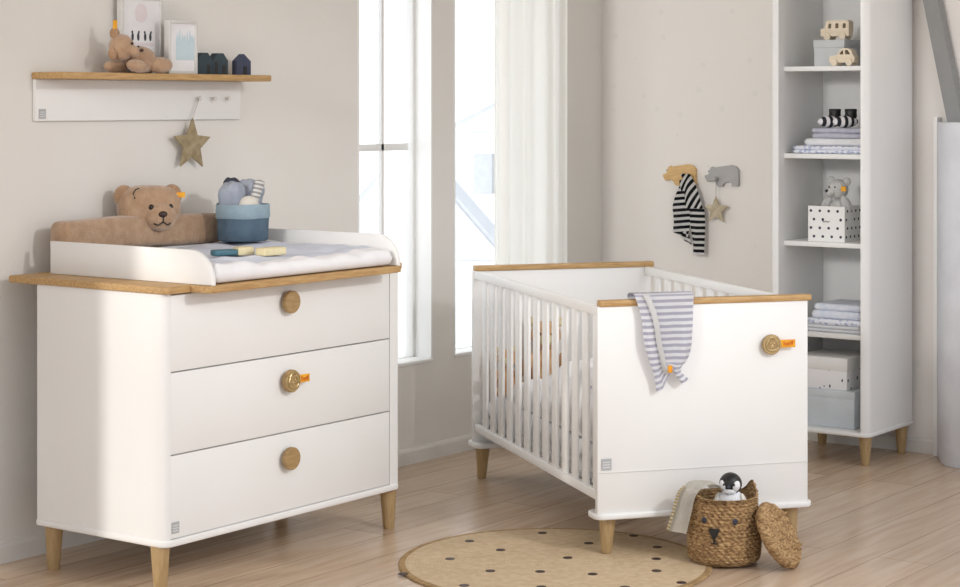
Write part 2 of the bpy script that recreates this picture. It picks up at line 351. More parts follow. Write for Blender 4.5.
def window(name, xa, xb, muntin=None, bar=None):
    w = bpy.data.objects.new(name, None); COL.objects.link(w); w.location = ((xa+xb)/2, .1, zs); w['kind'] = 'structure'
    f = .024; bm = bmesh.new()
    for (a, b, z0, z1) in ((xa, xa+f, zs, Wt), (xb-f, xb, zs, Wt), (xa+f, xb-f, zs, zs+f*.6), (xa+f, xb-f, Wt-f, Wt)): box(bm, a, b, .085, .14, z0, z1, .003)
    obj('frame', bm, 'whitem', w, True)
    obj('pane', one(box, xa+f, xb-f, .11, .114, zs+f*.6, Wt-f), 'glass', w, True)
    if muntin: obj('muntin', one(box, muntin-.008, muntin+.008, .09, .108, zs+f*.6, Wt-f), 'whitem', w, True)
    if bar: obj('glazing_bar', one(box, xa+f, bar[1], .09, .108, bar[0]-.015, bar[0]+.015, .002), 'whitem', w, True)
    obj('window_sill', one(box, xa, xb, -.008, .085, zs-.002, zs+.012, .003), 'whitem', w, True)
    for (a, b) in ((xa, xa+.008), (xb-.008, xb)): obj('jamb_lining', one(box, a, b, -.002, .085, zs+.012, Wt), 'whitem', w, True, smooth=False)
    obj('outer_reveal', one(box, xb-.004, xb, .14, .30, zs+.012, Wt), 'whitem', w, True, smooth=False)
    return w
window('window_1', x1a, x1b, -1.562, (1.316, x1b-.045)); window('window_2', x2a, x2b)
# timber post, and sloping rafter of the attic roof at the right edge
bm = bmesh.new(); prism(bm, [(-.062, -1.718), (-.20, -1.79), (-.245, -1.83), (-.262, -1.87), (-.36, -2.25), (-.01, -2.25), (-.01, -1.718)], 0, 1.42, .004); struct('trim_1', bm, 'postp', angle=25)
bm = bmesh.new(); prism(bm, [(-1.60, 2.2), (-1.665, 2.2), (-1.83, 1.42), (-1.765, 1.42)], .01, .07, mx=YZF); struct('trim_2', bm, 'lampgrey', smooth=False)
bm = one(box, -.05, -.004, -1.712, -1.694, 0, 1.44, .002); struct('trim_3', bm, 'whitem')

# outdoors: snow-pale ground and two white houses seen small through the glass
struct('ground', one(box, -14, 60, 3, 60, -5.0, -4.9), 'extw', smooth=False)
def house(x, y, rz, w, d, h, roof, label, gray):
    """facade centred on the local origin, facing local -y"""
    t = thing('neighbour_house', label, 'house', (x, y, -4.9), rz); h += 4.9
    obj('house_wall', one(box, -w/2, w/2, 0, d, 0, h), 'extw', t, smooth=False)
    bm = bmesh.new(); prism(bm, [(-w/2-.02, h-.01), (w/2+.02, h-.01), (w/2+.02, h+.12), (0, h+roof+.16), (-w/2-.02, h+.12)], -d, .02, mx=XZF); obj('roof', bm, 'extg', t, smooth=False)
    bm = bmesh.new(); prism(bm, [(-w/2, h-.01), (w/2, h-.01), (0, h+roof)], -.25, .06, mx=XZF); obj('gable', bm, 'extw', t, smooth=False)
    for (a, b, z0, z1) in gray:
        f = obj('house_window', one(box, a, b, -.04, .02, z0+4.9, z1+4.9), 'extg', t, smooth=False)
        obj('shutter', one(box, b, b+(b-a)*.25, -.06, 0, z0+4.9, z1+4.9), 'sticker', f, smooth=False)
HA, HB2 = Vector((23.6, 19.7)), Vector((37.1, 24.9))
house(HA.x, HA.y, -.95, 4.0, 5, -1.7, 2.3, 'white gabled house across the way, seen through the left window', [(-.49, -.22, -1.3, -.54), (-.05, .03, -.6, .15), (.25, .7, -4.2, -3.2), (-.3, .2, -3.6, -2.4)])
house(HB2.x, HB2.y, -.95, 6.4, 5, .7, 1.6, 'white gabled house seen through the right window beside the curtain', [(-2.9, -2.7, -2.6, -1.05), (-2.4, -1.9, -1.0, .1), (-2.9, -2.3, -4.6, -3.6)])

# sheer curtain
def cf(u, v):
    x = -1.03+u*.60; z = 2.52-v*2.49; q = u+.03*math.sin(u*7.3); ph = q*2*PI*5.2
    return (x+.012*math.sin(ph*.7+1), -.105+(.026+.010*math.sin(u*5.1))*math.sin(ph)*(.8+.2*v)+.006*math.sin(ph*2.3+1.5*v), z)
bm = grid(cf, 150, 12); solo('sheer_curtain', bm, 'sheer', 'white sheer floor-length curtain hanging in soft folds over the right window', 'curtain', (-.73, -.105, .03), angle=None)

# ------------------------------------------------------------------ brand bits shared by the furniture
def ribbon(parent, mx, L=.056, H=.026):
    """orange woven ribbon with red letters; mx maps local xz plane facing -y"""
    bm = one(box, 0, L, -.0035, -.0015, -H/2, H/2, .0006); bmesh.ops.transform(bm, matrix=mx, verts=bm.verts); r = obj('ribbon_tag', bm, 'yellow', parent); r['label'] = 'orange ribbon tag with red lettering'
    lettering('tag_lettering', 'Steiff', H*.72, mx @ Matrix.Translation((L*.55, -.0036, 0)) @ Matrix.Rotation(PI/2, 4, 'X'), 'red', r)
    return r
def knob(parent, mx, r=.037, h=.030, emblem=False):
    m2 = mx @ Matrix.Rotation(PI/2, 4, 'X')
    bm = bmesh.new(); lathe(bm, [(r*.45, 0), (r*.45, h*.35), (r*.94, h*.38), (r, h*.5), (r, h*.9), (r*.93, h), (r*.2, h)], 40, m2); k = obj('knob', bm, 'knob', parent)
    if emblem:
        bm = bmesh.new(); pts = []
        for i in range(40):       # shield-like bear head outline
            a = 2*PI*i/40; q = r*.62*(1+.10*math.cos(3*(a-PI/2)) + (.07 if math.sin(a) > .6 else 0)); pts.append(mx @ Vector((q*math.cos(a), -h-.001, q*math.sin(a))))
        tube(bm, pts+[pts[0]], .0026, 6)
        lathe(bm, [(r*.97, h*.86), (r*.9, h+.0015), (r*.84, h+.0015), (r*.84, h*.86)], 40, m2)
        for (a, b, q) in ((-.2, .12, .10), (.2, .12, .10), (0, -.12, .15), (-.42, .42, .16), (.42, .42, .16)):
            ell(bm, mx @ Vector((a*r, -h, b*r)), (q*r, .003, q*r), mx.to_euler(), 12)
        tube(bm, [mx @ Vector((-.18*r, -h-.001, -.3*r)), mx @ Vector((0, -h-.001, -.22*r)), mx @ Vector((.18*r, -h-.001, -.3*r))], .0018, 6)
        e = obj('bear_emblem', bm, 'brass', k); e['label'] = 'pale brass bear face emblem'
    return k
def sticker(parent, mx, s=.03):
    bm = one(box, 0, s, -.0015, 0, 0, s*1.08); bmesh.ops.transform(bm, matrix=mx, verts=bm.verts); o = obj('logo_sticker', bm, 'sticker', parent, smooth=False); o['label'] = 'small grey square logo sticker'
    bm = bmesh.new()
    for z in (.2, .45, .7): box(bm, s*.15, s*.85, -.0022, -.0012, s*z, s*(z+.09))
    bmesh.ops.transform(bm, matrix=mx, verts=bm.verts); obj('logo_print', bm, 'stickerl', o, smooth=False)

# ------------------------------------------------------------------ chest of drawers
X0, X1, Y0, Y1 = -3.6593, -2.497, -.7508, -.1718
LD = (-3.09, -.46, 0)
t = thing('chest_of_drawers', 'white three-drawer chest with oak top and round oak knobs, left of the crib', 'chest of drawers', LD)
TR = Matrix.Translation(Vector(LD)).inverted()
xa, xb, fr = X0+.004, X1-.004, Y0+.006
def arc(cx, cy, r, a0, a1, n=6): return [(cx+r*math.cos(a0+(a1-a0)*i/n), cy+r*math.sin(a0+(a1-a0)*i/n)) for i in range(n+1)]
pl = [(xa, Y1)] + arc(xa+.026, fr+.026, .026, PI, 1.5*PI)[:-1] + [(-3.629, fr), (-3.629, fr+.022), (-2.559, fr+.022), (-2.559, fr)] + arc(xb-.02, fr+.02, .02, 1.5*PI, 2*PI) + [(xb, Y1)]
bm = bmesh.new(); prism(bm, pl, .165, .918); obj('carcass', bm, 'white', t, True, angle=25)
bm = bmesh.new(); prism(bm, rrect(X0, X1, Y0, Y1, .035, 8, (1, 1, 0, 0)), .1436, .166, .006, 3); obj('base_plate', bm, 'white', t, True)
bm = bmesh.new(); prism(bm, rrect(-3.668, -2.500, -.766, -.05, .028, 8, (1, 1, 0, 0)), .9185, .9415, .004, 3); obj('worktop', bm, 'oak', t, True)
for i, (z0, z1) in enumerate(((.1685, .4212), (.4255, .6748), (.6792, .913))):
    d = obj('drawer', one(box, -3.6285, -2.5625, fr, fr+.024, z0, z1, .0015), 'white', t, True)
    kx, kz = -3.100, (.340, .593, .851)[i]
    k = knob(d, TR @ Matrix.Translation((kx, fr, kz)), emblem=(i == 1))
    if i == 1: ribbon(k, TR @ Matrix.Translation((kx+.03, fr-.022, kz+.003)))
    if i == 0: sticker(d, TR @ Matrix.Translation((-3.626, fr, .184)), .032)
for (fx, fy, dx, dy) in ((-3.628, -.700, -.004, -.002), (-2.510, -.700, -.006, -.002), (-3.617, -.205, 0, -.004), (-2.522, -.205, -.004, -.004)):
    obj('leg', leg_bm(fx, fy, 0, .146, .020, .030, dx, dy), 'leg', t, True)

# changing top sitting on the chest
t = thing('changing_tray', 'white changing tray frame with rounded sides and oak front ledge, on the chest', 'changing tray', (-3.09, -.48, .9415))
bm = bmesh.new(); prism(bm, rrect(-3.565, -2.613, -.848, -.7665, .022, 6, (1, 1, 0, 0)), .9185, .9415, .004, 3); o = obj('front_ledge', bm, 'oak', t, True); o['label'] = 'oak ledge along the front'
for x in (-3.551, -2.640):
    pts = [(-.115, .942), (-.115, 1.048)] + [(-.745-.098*math.sin(a), .950+.098*math.cos(a)) for a in [i/10*PI/2 for i in range(11)]] + [(-.843, .942)]
    bm = bmesh.new(); prism(bm, pts, -x-.018, -x, .003, 2, mx=YZF); obj('side_panel', bm, 'white', t, True)
obj('back_rail', one(box, -3.533, -2.641, -.130, -.116, .942, 1.000, .003), 'white', t, True)

# changing mat
def mt(u, w): return .018*abs(u)**3 + .012*max(0, w)**2 - .006*math.exp(-((u+.45)/.05)**2)*(w < 0) - .006*math.exp(-((u-.62)/.05)**2)*(w < -.3)
bm = one(cushion, -3.529, -2.648, -.838, -.150, .944, .992, .028, 60, .006, .010, 3.3, mt)
from mathutils.bvhtree import BVHTree
MATB = BVHTree.FromBMesh(bm)
def mat_z(x, y, r=.03): return max(MATB.ray_cast(Vector((x+a*r, y+b*r, 2)), Vector((0, 0, -1)))[0].z for a in (-1, 0, 1) for b in (-1, 0, 1))
for f in bm.faces:
    c = f.calc_center_median(); f.material_index = int(c.y < -.765 or c.x < -3.49 or c.x > -2.69 or c.z < .965)
solo('changing_mat', bm, None, 'pale blue printed padded changing mat lying inside the white changing tray', 'changing mat', (-3.09, -.49, .944), angle=None, mats=['matp', 'sheet'])

# bear-headed bolster
LB = (-3.14, -.11, 1.0)
t = thing('bear_bolster', 'long tan plush bolster with a bear head, along the back of the changing tray', 'bolster', LB)
def rollf(u, v):
    a = v*2*PI; x = -3.522+.755*u; e = min(u, 1-u)*.755; k = math.sqrt(max(0, 1-(1-min(e/.022, 1))**2)); c, s_ = math.cos(a), math.sin(a)
    w = 1+.035*noise.noise(Vector((x*9, c, s_)))
    return (x, -.110+.046*k*w*math.copysign(abs(c)**.55, c), 1.0555+.0545*k*w*math.copysign(abs(s_)**.55, s_)+.006*math.sin(u*4))
bm = grid(rollf, 90, 32); bmesh.ops.remove_doubles(bm, verts=bm.verts, dist=1e-5); obj('roll', bm, 'plush', t, True, angle=None)
HB = Matrix.Translation((-3.108, -.118, 1.143)) @ Matrix.Rotation(-.42, 4, 'Z')
bm = bmesh.new(); ell(bm, (0, 0, 0), (.112, .056, .074), n=32, sq=.72); ell(bm, (.025, -.045, -.035), (.058, .035, .048), n=24); bmesh.ops.transform(bm, matrix=HB, verts=bm.verts); hd = obj('head', bm, 'plush', t, True, angle=None)
def on_bear(name, m, *es):
    bm = bmesh.new()
    for c, r in es: ell(bm, c, r, n=16)
    bmesh.ops.transform(bm, matrix=TRb @ HB, verts=bm.verts); return obj(name, bm, m, hd, angle=None)
TRb = Matrix.Translation(LB).inverted()
on_bear('ear', 'plushd', ((-.086, .012, .036), (.036, .030, .040))); on_bear('ear', 'plushd', ((.086, .006, .036), (.036, .030, .040)))
on_bear('eye', 'eye', ((-.012, -.0575, .000), (.009, .006, .0105))); on_bear('eye', 'eye', ((.060, -.0535, .000), (.008, .006, .0100)))
on_bear('nose', 'brown', ((.022, -.0785, -.024), (.016, .008, .011)))
bm = bmesh.new()
for pts in ([(-.008, -.0695, -.055), (.004, -.0775, -.062), (.021, -.0805, -.051)], [(.052, -.0715, -.054), (.040, -.0780, -.062), (.023, -.0805, -.051)], [(.022, -.0815, -.051), (.022, -.083, -.030)]): tube(bm, pts, .0022, 6)
bmesh.ops.transform(bm, matrix=TRb @ HB, verts=bm.verts); obj('mouth', bm, 'black', hd)
bm = bmesh.new(); tube(bm, [(-.070, -.054, .030), (-.076, -.053, .048), (-.066, -.051, .062), (-.054, -.051, .066)], .0024, 6); bmesh.ops.transform(bm, matrix=TRb @ HB, verts=bm.verts); obj('brow_stitch', bm, 'black', hd)
bm = one(box,  .088, .120, -.034, -.030, .030, .048, .001); bmesh.ops.transform(bm, matrix=TRb @ HB, verts=bm.verts); obj('ribbon_tag', bm, 'yellow', hd)

# blue fabric basket with soft toys
def open_pot(prof_out, n=40, wob=0):
    bm = bmesh.new(); lathe(bm, prof_out, n)
    return bm
LB2 = (-2.785, -.258, mat_z(-2.785, -.258, .07)-.004)
t = thing('fabric_basket', 'two-tone blue fabric basket standing on the changing mat, filled with soft toys', 'fabric basket', LB2)
bm = bmesh.new(); lathe(bm, [(.080, .0), (.088, .006), (.091, .045), (.092, .086), (.085, .087), (.082, .02), (.02, .014)], 40)
for v in bm.verts: v.co.x += .004*noise.noise(v.co*22); v.co.y += .004*noise.noise(v.co*22+Vector((9, 0, 0)))
obj('basket_body', bm, 'blued', t, angle=60)
bm = bmesh.new(); lathe(bm, [(.0935, .080), (.0965, .083), (.096, .105), (.0955, .126), (.092, .131), (.088, .128), (.0865, .084)], 40)
for v in bm.verts: v.co.z += .004*noise.noise(v.co*15)
obj('folded_cuff', bm, 'bluel', t, angle=60)['label'] = 'light blue turned-down cuff'
def w2(c): return Vector(LB2)+Vector((c[0], c[1], c[2]*.80))
bm = bmesh.new(); ell(bm, w2((-.040, .012, .160)), (.042, .041, .080), (.0, -.12, .3), 24, .10, 3, sq=.5); ell(bm, w2((-.052, -.005, .225)), (.028, .022, .030), n=16)
solo('soft_toy', bm, 'bluegrey', 'blue-grey soft cloth toy at the left in the fabric basket', 'soft toy', w2((-.05, .012, .1)), 'soft things in the fabric basket', angle=None)
bm = one(ell, w2((.044, .010, .165)), (.042, .038, .082), (.0, .24, .2), 24, .10, 8, sq=.5); ell(bm, w2((.066, -.01, .218)), (.026, .026, .030), n=16)
solo('soft_toy', bm, 'bluegrey', 'blue-grey soft cloth toy at the right in the fabric basket, leaning outwards', 'soft toy', w2((.05, .01, .1)), 'soft things in the fabric basket', angle=None)
bm = one(ell, w2((-.004, .050, .212)), (.040, .020, .052), (0, 0, .2), 20, .12, 5, sq=.6); solo('knitted_cloth', bm, 'charcoal', 'charcoal knitted cloth tucked behind the cream rattle in the fabric basket', 'cloth', w2((.004, .05, .1)), angle=None)
t = thing('soft_rattle', 'cream round rattle with grey striped handle in the middle of the fabric basket', 'rattle', w2((-.012, -.035, .1)))
obj('rattle_head', one(ell, w2((-.016, -.042, .158)), (.040, .034, .034), n=24), 'cream', t, True, angle=None)
def rh(u, v):
    a = u*2*PI; r = .019+.005*v; p = Vector((.012, -.045, .180)).lerp(Vector((.062, -.028, .268)), v); rr = r*math.sqrt(max(0, 1-max(0, (v-.85)/.15)**2)); return w2(p+Vector((rr*math.cos(a), rr*.6*math.sin(a), -.3*rr*math.cos(a))))
obj('rattle_handle', grid(rh, 16, 14), 'rattle', t, True, angle=None)['label'] = 'grey striped handle'

# small care items on the mat
def care(name, x, y, z, l, w, h, m, label, cat, rz, extra=None):
    t = thing(name, label, cat, (x, y, z), rz)
    obj('body', one(box, -l/2, l/2, -w/2, w/2, 0, h, .006, 3), m, t)
    if extra: obj('cap', one(box, l/2-.001, l/2+.058, -w/2-.002, w/2+.002, -.001, h+.006, .005, 3), extra, t)
care('care_tube', -3.215, -.575, mat_z(-3.215, -.575, .04), .085, .04, .02, 'teal', 'teal flat tube with a cream cap lying on the changing mat', 'tube', -.35, 'creamw')
care('soap_bar', -3.115, -.690, mat_z(-3.115, -.690, .04), .095, .05, .026, 'creamw', 'pale cream soap bar lying on the changing mat, right of the teal tube', 'soap', -.15)

# ------------------------------------------------------------------ wall shelf with its ornaments
LS = (-3.02, -.02, 1.44)
t = thing('wall_shelf', 'white wall shelf with an oak board on top and small coat pegs, above the chest', 'wall shelf', LS); TRs = Matrix.Translation(LS).inverted()
obj('shelf_board', one(box, -3.531, -2.518, -.155, -.001, 1.580, 1.603, .004), 'oak', t, True)['label'] = 'oak board'
obj('backboard', one(box, -3.527, -2.537, -.018, -.001, 1.440, 1.580, .003), 'white', t, True)
for x in (-2.772, -2.694, -2.620):
    bm = bmesh.new(); lathe(bm, [(.005, 0), (.005, .014), (.0075, .016), (.0085, .020), (.006, .023)], 16, TRs @ Matrix.Translation((x, -.018, 1.517)) @ Matrix.Rotation(PI/2, 4, 'X')); obj('peg', bm, 'skirting', t)
sticker(t, TRs @ Matrix.Translation((-3.515, -.018, 1.448)), .030)

def star(c, R, m, label, depth, mx, cordtop, group='hanging stars'):
    t = thing('star_ornament', label, 'star ornament', c, group=group)
    pts = []
    for i in range(10):
        a = PI/2+i*PI/5; r = R if i % 2 == 0 else R*.45; pts.append((r*math.cos(a), r*math.sin(a)))
    bm = bmesh.new(); b = bmesh.new(); f = b.verts.new((0, 0, depth)); k = b.verts.new((0, 0, -depth)); vs = [b.verts.new((x, y, depth*.35)) for x, y in pts]; vb = [b.verts.new((x, y, -depth*.35)) for x, y in pts]
    for i in range(10): j = (i+1) % 10; b.faces.new((vs[i], vs[j], f)); b.faces.new((vb[j], vb[i], k)); b.faces.new((vb[i], vb[j], vs[j], vs[i]))
    bmesh.ops.recalc_face_normals(b, faces=b.faces); join(bm, b, mx); obj('star', bm, m, t, smooth=False)
    p = mx @ Vector((0, R*.97, 0)); q = Vector(cordtop)-Vector(c)
    bm = bmesh.new()
    tube(bm, [p, p.lerp(q, .5)+Vector((.002, .002, 0)), q+Vector((.003, .003, 0))], .0014, 6); tube(bm, [p, p.lerp(q, .5)-Vector((.003, .003, 0)), q-Vector((.003, .003, 0))], .0014, 6); obj('cord', bm, 'string', t)
star((-2.812, -.034, 1.350), .097, 'starw', 'grey-brown wooden star hanging from the leftmost peg of the wall shelf', .010, Matrix.Rotation(.03, 4, 'Y') @ XZF, (-2.772, -.034, 1.523))

# lying teddy
LT = (-3.160, -0.122, 1.603)
t = thing('teddy_bear', 'small tan teddy bear lying on its tummy at the left of the wall shelf', 'teddy bear', LT); TRt = Matrix.Translation(LT).inverted()
obj('torso', one(ell, (-3.135, -0.107, 1.650), (.066, .042, .046), (0, .10, 0), 28, .04), 'plush', t, True, angle=None)
bm = one(ell, (-3.235, -0.117, 1.690), (.044, .042, .046), n=28); ell(bm, (-3.212, -0.154, 1.676), (.022, .018, .019), n=20); h = obj('head', bm, 'plush', t, True, angle=None)
for c, r in (((-3.258, -0.107, 1.737), (.020, .013, .020)), ((-3.282, -0.122, 1.668), (.016, .014, .022))): obj('ear', one(ell, c, r, n=18), 'plushd', h, False, angle=None).matrix_parent_inverse = TRt
for c in ((-3.190, -0.150, 1.692), (-3.228, -0.161, 1.703)): obj('eye', one(ell, c, (.005, .005, .005), n=12), 'eye', h, False, angle=None).matrix_parent_inverse = TRt
obj('nose', one(ell, (-3.200, -0.178, 1.680), (.007, .006, .006), n=12), 'brown', h, False, angle=None).matrix_parent_inverse = TRt
o = obj('ribbon_tag', one(box, -3.270, -3.252, -.114, -.111, 1.735, 1.782, .001), 'yellow', h, False); o.matrix_parent_inverse = TRt; o['label'] = 'orange ribbon tag in the ear'
for c, r, rt in (((-3.200, -0.157, 1.626), (.052, .022, .022), (0, .12, .1)), ((-3.220, -0.072, 1.626), (.05, .02, .022), (0, 0, -.1))): obj('arm', one(ell, c, r, rt, 22), 'plush', t, True, angle=None)
for c, r, rt in (((-3.075, -0.137, 1.632), (.052, .027, .028), (0, .0, -.15)), ((-3.080, -0.077, 1.632), (.055, .026, .028), (0, 0, .1))): obj('leg', one(ell, c, r, rt, 22), 'plush', t, True, angle=None)

# picture frames leaning on the wall
def pframe(x0, x1, y, z0, z1, b, d, label, prints, mw):
    t = thing('picture_frame', label, 'picture frame', ((x0+x1)/2, y, z0), group='picture frames on the wall shelf')
    bm = bmesh.new()
    for (a, c, e, f) in ((x0, x0+b, z0, z1), (x1-b, x1, z0, z1), (x0+b, x1-b, z0, z0+b), (x0+b, x1-b, z1-b, z1)): box(bm, a, c, y, y+d, e, f, .001)
    obj('frame', bm, 'framew', t, True)
    p = obj('print', one(box, x0+b, x1-b, y+.006, y+.010, z0+b, z1-b), 'paper', t, True, smooth=False)
    for nm, bm2, m in prints:
        bmesh.ops.transform(bm2, matrix=t.matrix_basis.inverted(), verts=bm2.verts); obj(nm, bm2, m, p, smooth=False)
def flat(pts, y): return one(prism, pts, -y, -y+.0008, mx=XZF)
def circ(cx, cz, rx, rz, n=24): return [(cx+rx*math.cos(2*PI*i/n), cz+rz*math.sin(2*PI*i/n)) for i in range(n)]
yb = -.045
pen = bmesh.new()
for i, x in enumerate((-3.109, -3.082, -3.049, -3.024)):
    prism(pen, circ(x, 1.732, .0055, .014), -(yb+.006), -(yb+.006)+.0008, mx=XZF); prism(pen, circ(x+(.003 if i % 2 else -.002), 1.748, .004, .005), -(yb+.006), -(yb+.006)+.0008, mx=XZF)
pframe(-3.165, -2.969, yb, 1.603, 1.872, .010, .026, 'larger pale picture frame with a balloon print, behind the lying teddy', [
    ('balloon', flat(circ(-3.069, 1.815, .030, .033), yb+.0058), 'pink'), ('ground_line', flat([(-3.119, 1.700), (-3.004, 1.700), (-3.004, 1.712), (-3.119, 1.712)], yb+.0058), 'pink'), ('penguin_row', pen, 'blackp')], 0)
trees = [(-2.965, 1.652)]; k = 0
xs = -2.965
while xs < -2.868:
    trees = trees + [(xs, 1.725+.008*math.sin(k*2.3)), (xs+.006, 1.752+.012*math.sin(k*1.7))]; xs += .0125; k += 1
trees += [(-2.862, 1.725), (-2.862, 1.652)]
pframe(-3.004, -2.862, -.112, 1.603, 1.792, .011, .025, 'smaller white picture frame with a pale blue forest print, on the wall shelf', [('forest', flat(trees, -.106), 'bluep')], 0)

# little wooden houses
def toyhouse(x0, x1, y, d, m, label, nd, flatr):
    z = 1.603; w = x1-x0; h = .078
    t = thing('toy_house', label, 'toy house', ((x0+x1)/2, y, z), group='wooden toy houses on the wall shelf')
    top = [(x0, z), (x1, z), (x1, z+h*.66), (x1-w*flatr, z+h), (x0+w*flatr, z+h), (x0, z+h*.66)]
    bm = bmesh.new(); prism(bm, top, -y-d, -y, .001, 1, mx=XZF); obj('house_block', bm, m, t, True, smooth=False)
    for (a, b, e) in nd: obj('door_recess', one(box, x0+a*w, x0+b*w, y-.001, y+.004, z+.002, z+e*h), 'black', t, True, smooth=False)
toyhouse(-2.842, -2.764, -.092, .03, 'housed', 'dark teal wooden toy house, leftmost of the three on the wall shelf', [(.62, .82, .45)], .3)
toyhouse(-2.761, -2.682, -.090, .03, 'housed', 'dark teal wooden toy house, middle of the three on the wall shelf', [(.12, .3, .6), (.62, .82, .45)], .3)
toyhouse(-2.636, -2.560, -.090, .025, 'housei', 'indigo wooden toy house standing apart at the right end of the wall shelf', [(.46, .70, .42)], .48)

# ------------------------------------------------------------------ crib (own axes: a along the foot end, b towards the head end)
YAW = -.6501
CO = Vector((-2.4756, -1.5521, 0))
t = crib = thing('baby_crib', 'white slatted baby crib with oak top rails, on splayed oak legs beside the rug', 'crib', CO, YAW)
def cr(bm): return bm
for (b0, b1, bl0, bl1, pb0, pb1, nm) in ((.004, .028, -.002, .034, -.006, .100, 'footboard'), (1.437, 1.462, 1.428, 1.472, 1.375, 1.512, 'headboard')):
    p = obj(nm, one(box, 0, .762, b0, b1, .146, .830, .004), 'white', t)
    o = obj('top_rail', one(box, .008, .774, bl0, bl1, .829, .850, .004), 'oak', t); o['label'] = 'oak top rail'
    bm = bmesh.new(); prism(bm, rrect(-.008, .782, pb0, pb1, .035, 8), .127, .147, .006, 3); obj('base_plate', bm, 'white', t)
    if nm == 'footboard':
        obj('groove', one(box, .004, .758, .0008, .003, .2818, .2824), 'skirting', p, smooth=False)
        k = knob(p, Matrix.Translation((.619, .004, .686)), .034, .022, True); ribbon(k, Matrix.Translation((.645, -.013, .688)), .060, .026)
        sticker(p, Matrix.Translation((.014, .002, .292)), .034)
    else:
        for z in (.76, .62, .47, .32): 
            bm = bmesh.new(); lathe(bm, [(.006, 0), (.006, .002), (.003, .003)], 12, Matrix.Translation((.052, 1.437, z)) @ Matrix.Rotation(PI/2, 4, 'X')); obj('screw_cap', bm, 'gap', p)
for a0 in (.004, .732):
    sd = obj('side_rail', one(box, a0, a0+.026, .029, 1.436, .797, .830, .005), 'white', t)
    obj('lower_rail', one(box, a0, a0+.026, .029, 1.436, .188, .220, .005), 'white', sd)
    for i in range(13): obj('slat', one(box, a0+.007, a0+.019, .056+.1055*i-.0265, .056+.1055*i+.0265, .218, .799, .004), 'white', sd)
obj('base_board', one(box, .032, .730, .032, 1.434, .222, .236, .003), 'whitem', t)
for (a, b, da, db) in ((.048, .050, -.006, -.0041), (.722, .050, .006, -.004), (.040, 1.452, -.004, .004), (.722, 1.452, .004, .004)):
    obj('leg', leg_bm(a, b, .0088 if db == -.0041 else 0, .129, .018, .029, -da, -db), 'leg', t)
CM = Matrix.Translation(CO) @ Matrix.Rotation(YAW, 4, 'Z')
def cthing(name, bm, m, label, cat, c, group=None, **k):
    o = obj(name, bm, m, **k); me = o.data; me.transform(Matrix.Translation(-Vector(c))); o.matrix_basis = CM @ Matrix.Translation(c); return tag(o, label, cat, group)
cthing('mattress', one(cushion, .040, .724, .040, 1.428, .237, .335, .03, 30), 'mattress', 'white mattress lying inside the crib', 'mattress', (.38, .73, .237), angle=None)
def dv(u, w): return .05*math.sin((u+1)*2.1)*math.cos(w*2.5)+.03*math.sin(w*7+u*4)+.10*math.exp(-((w+.55)/.4)**2)+.06*math.exp(-((w-.3)/.3)**2-((u+.5)/.5)**2)
cthing('duvet', one(cushion, .042, .700, .050, 1.08, .338, .43, .05, 56, .02, .035, 2.1, dv), 'duvet', 'puffy white printed duvet heaped in the crib behind the slats', 'duvet', (.37, .54, .337), angle=None)
def plushbear(a, b, z, s, m, m2, rz, label):
    t = thing('plush_bear', label, 'plush toy', CM @ Vector((a, b, z)), YAW+rz, group='plush toys in the crib')
    obj('torso', one(ell, (0, 0, .10*s), (.075*s, .06*s, .11*s), n=22), m, t, angle=None)
    h = obj('head', one(ell, (0, -.015*s, .26*s), (.07*s, .065*s, .066*s), n=22), m, t, angle=None)
    obj('muzzle', one(ell, (0, -.075*s, .245*s), (.032*s, .028*s, .026*s), n=16), m2, h, angle=None)
    for sx in (-1, 1):
        obj('ear', one(ell, (sx*.058*s, 0, .318*s), (.024*s, .014*s, .024*s), n=14), m2, h, angle=None)
        obj('eye', one(ell, (sx*.028*s, -.075*s, .272*s), (.006*s, .006*s, .007*s), n=10), 'eye', h, angle=None)
        obj('arm', one(ell, (sx*.085*s, -.03*s, .13*s), (.025*s, .03*s, .062*s), (.4, sx*-.3, 0), n=16), m, t, angle=None)
        obj('leg', one(ell, (sx*.055*s, -.07*s, .03*s), (.032*s, .065*s, .03*s), n=16), m, t, angle=None)
    obj('nose', one(ell, (0, -.102*s, .254*s), (.010*s, .007*s, .008*s), n=10), 'brown', h, angle=None)
plushbear(.105, 1.33, .346, .56, 'honey', 'creamw', -.2, 'honey-coloured plush bear sitting nearer the window at the head end of the crib')
plushbear(.275, 1.345, .348, .88, 'honey', 'creamw', -.3, 'larger honey-coloured plush bear sitting by the duvet inside the crib')

# striped romper over the foot rail
def romper(u, v):
    # v along its length: a short tail inside the crib, over the rail, down the outside
    L = v*.48; half = .105; ctr = .227
    if L < .10: b, z = .046, .762+L
    elif L < .165:
        a = (L-.10)/.065*PI; b, z = .013+.033*math.cos(a), .862+.010*math.sin(a)-.0
    else: b, z = -.020-.004*math.sin((L-.165)*9), .862-(L-.165)
    d = max(0, (L-.165)/.315)
    l = ctr-half+.072*d+.006*math.sin(d*9); r = ctr+half-.020*d-.030*math.exp(-((d-.82)/.14)**2)+.010*(d > .9)*(d-.9)*10
    a = l+(r-l)*u
    b -= (.007*math.sin(u*7+d*3)+.004*math.sin(u*17))*min(1, d*2) + (.010*math.sin(u*PI)*min(1, d*3))
    if d > .70: z += max(0, 1-abs(u-.47)/.24)*.062*(d-.70)/.30 + .035*u*(d-.70)/.30
    return (a, b, z)
rc = (.227, .013, .853)
t = thing('striped_romper', 'grey and white striped romper with a white zip hung over the crib foot rail', 'romper', CM @ Vector(rc), YAW)
def shift(bm): bmesh.ops.translate(bm, vec=-Vector(rc), verts=bm.verts); return bm
obj('romper_cloth', shift(grid(romper, 40, 90, .004)), 'romper', t, angle=None)
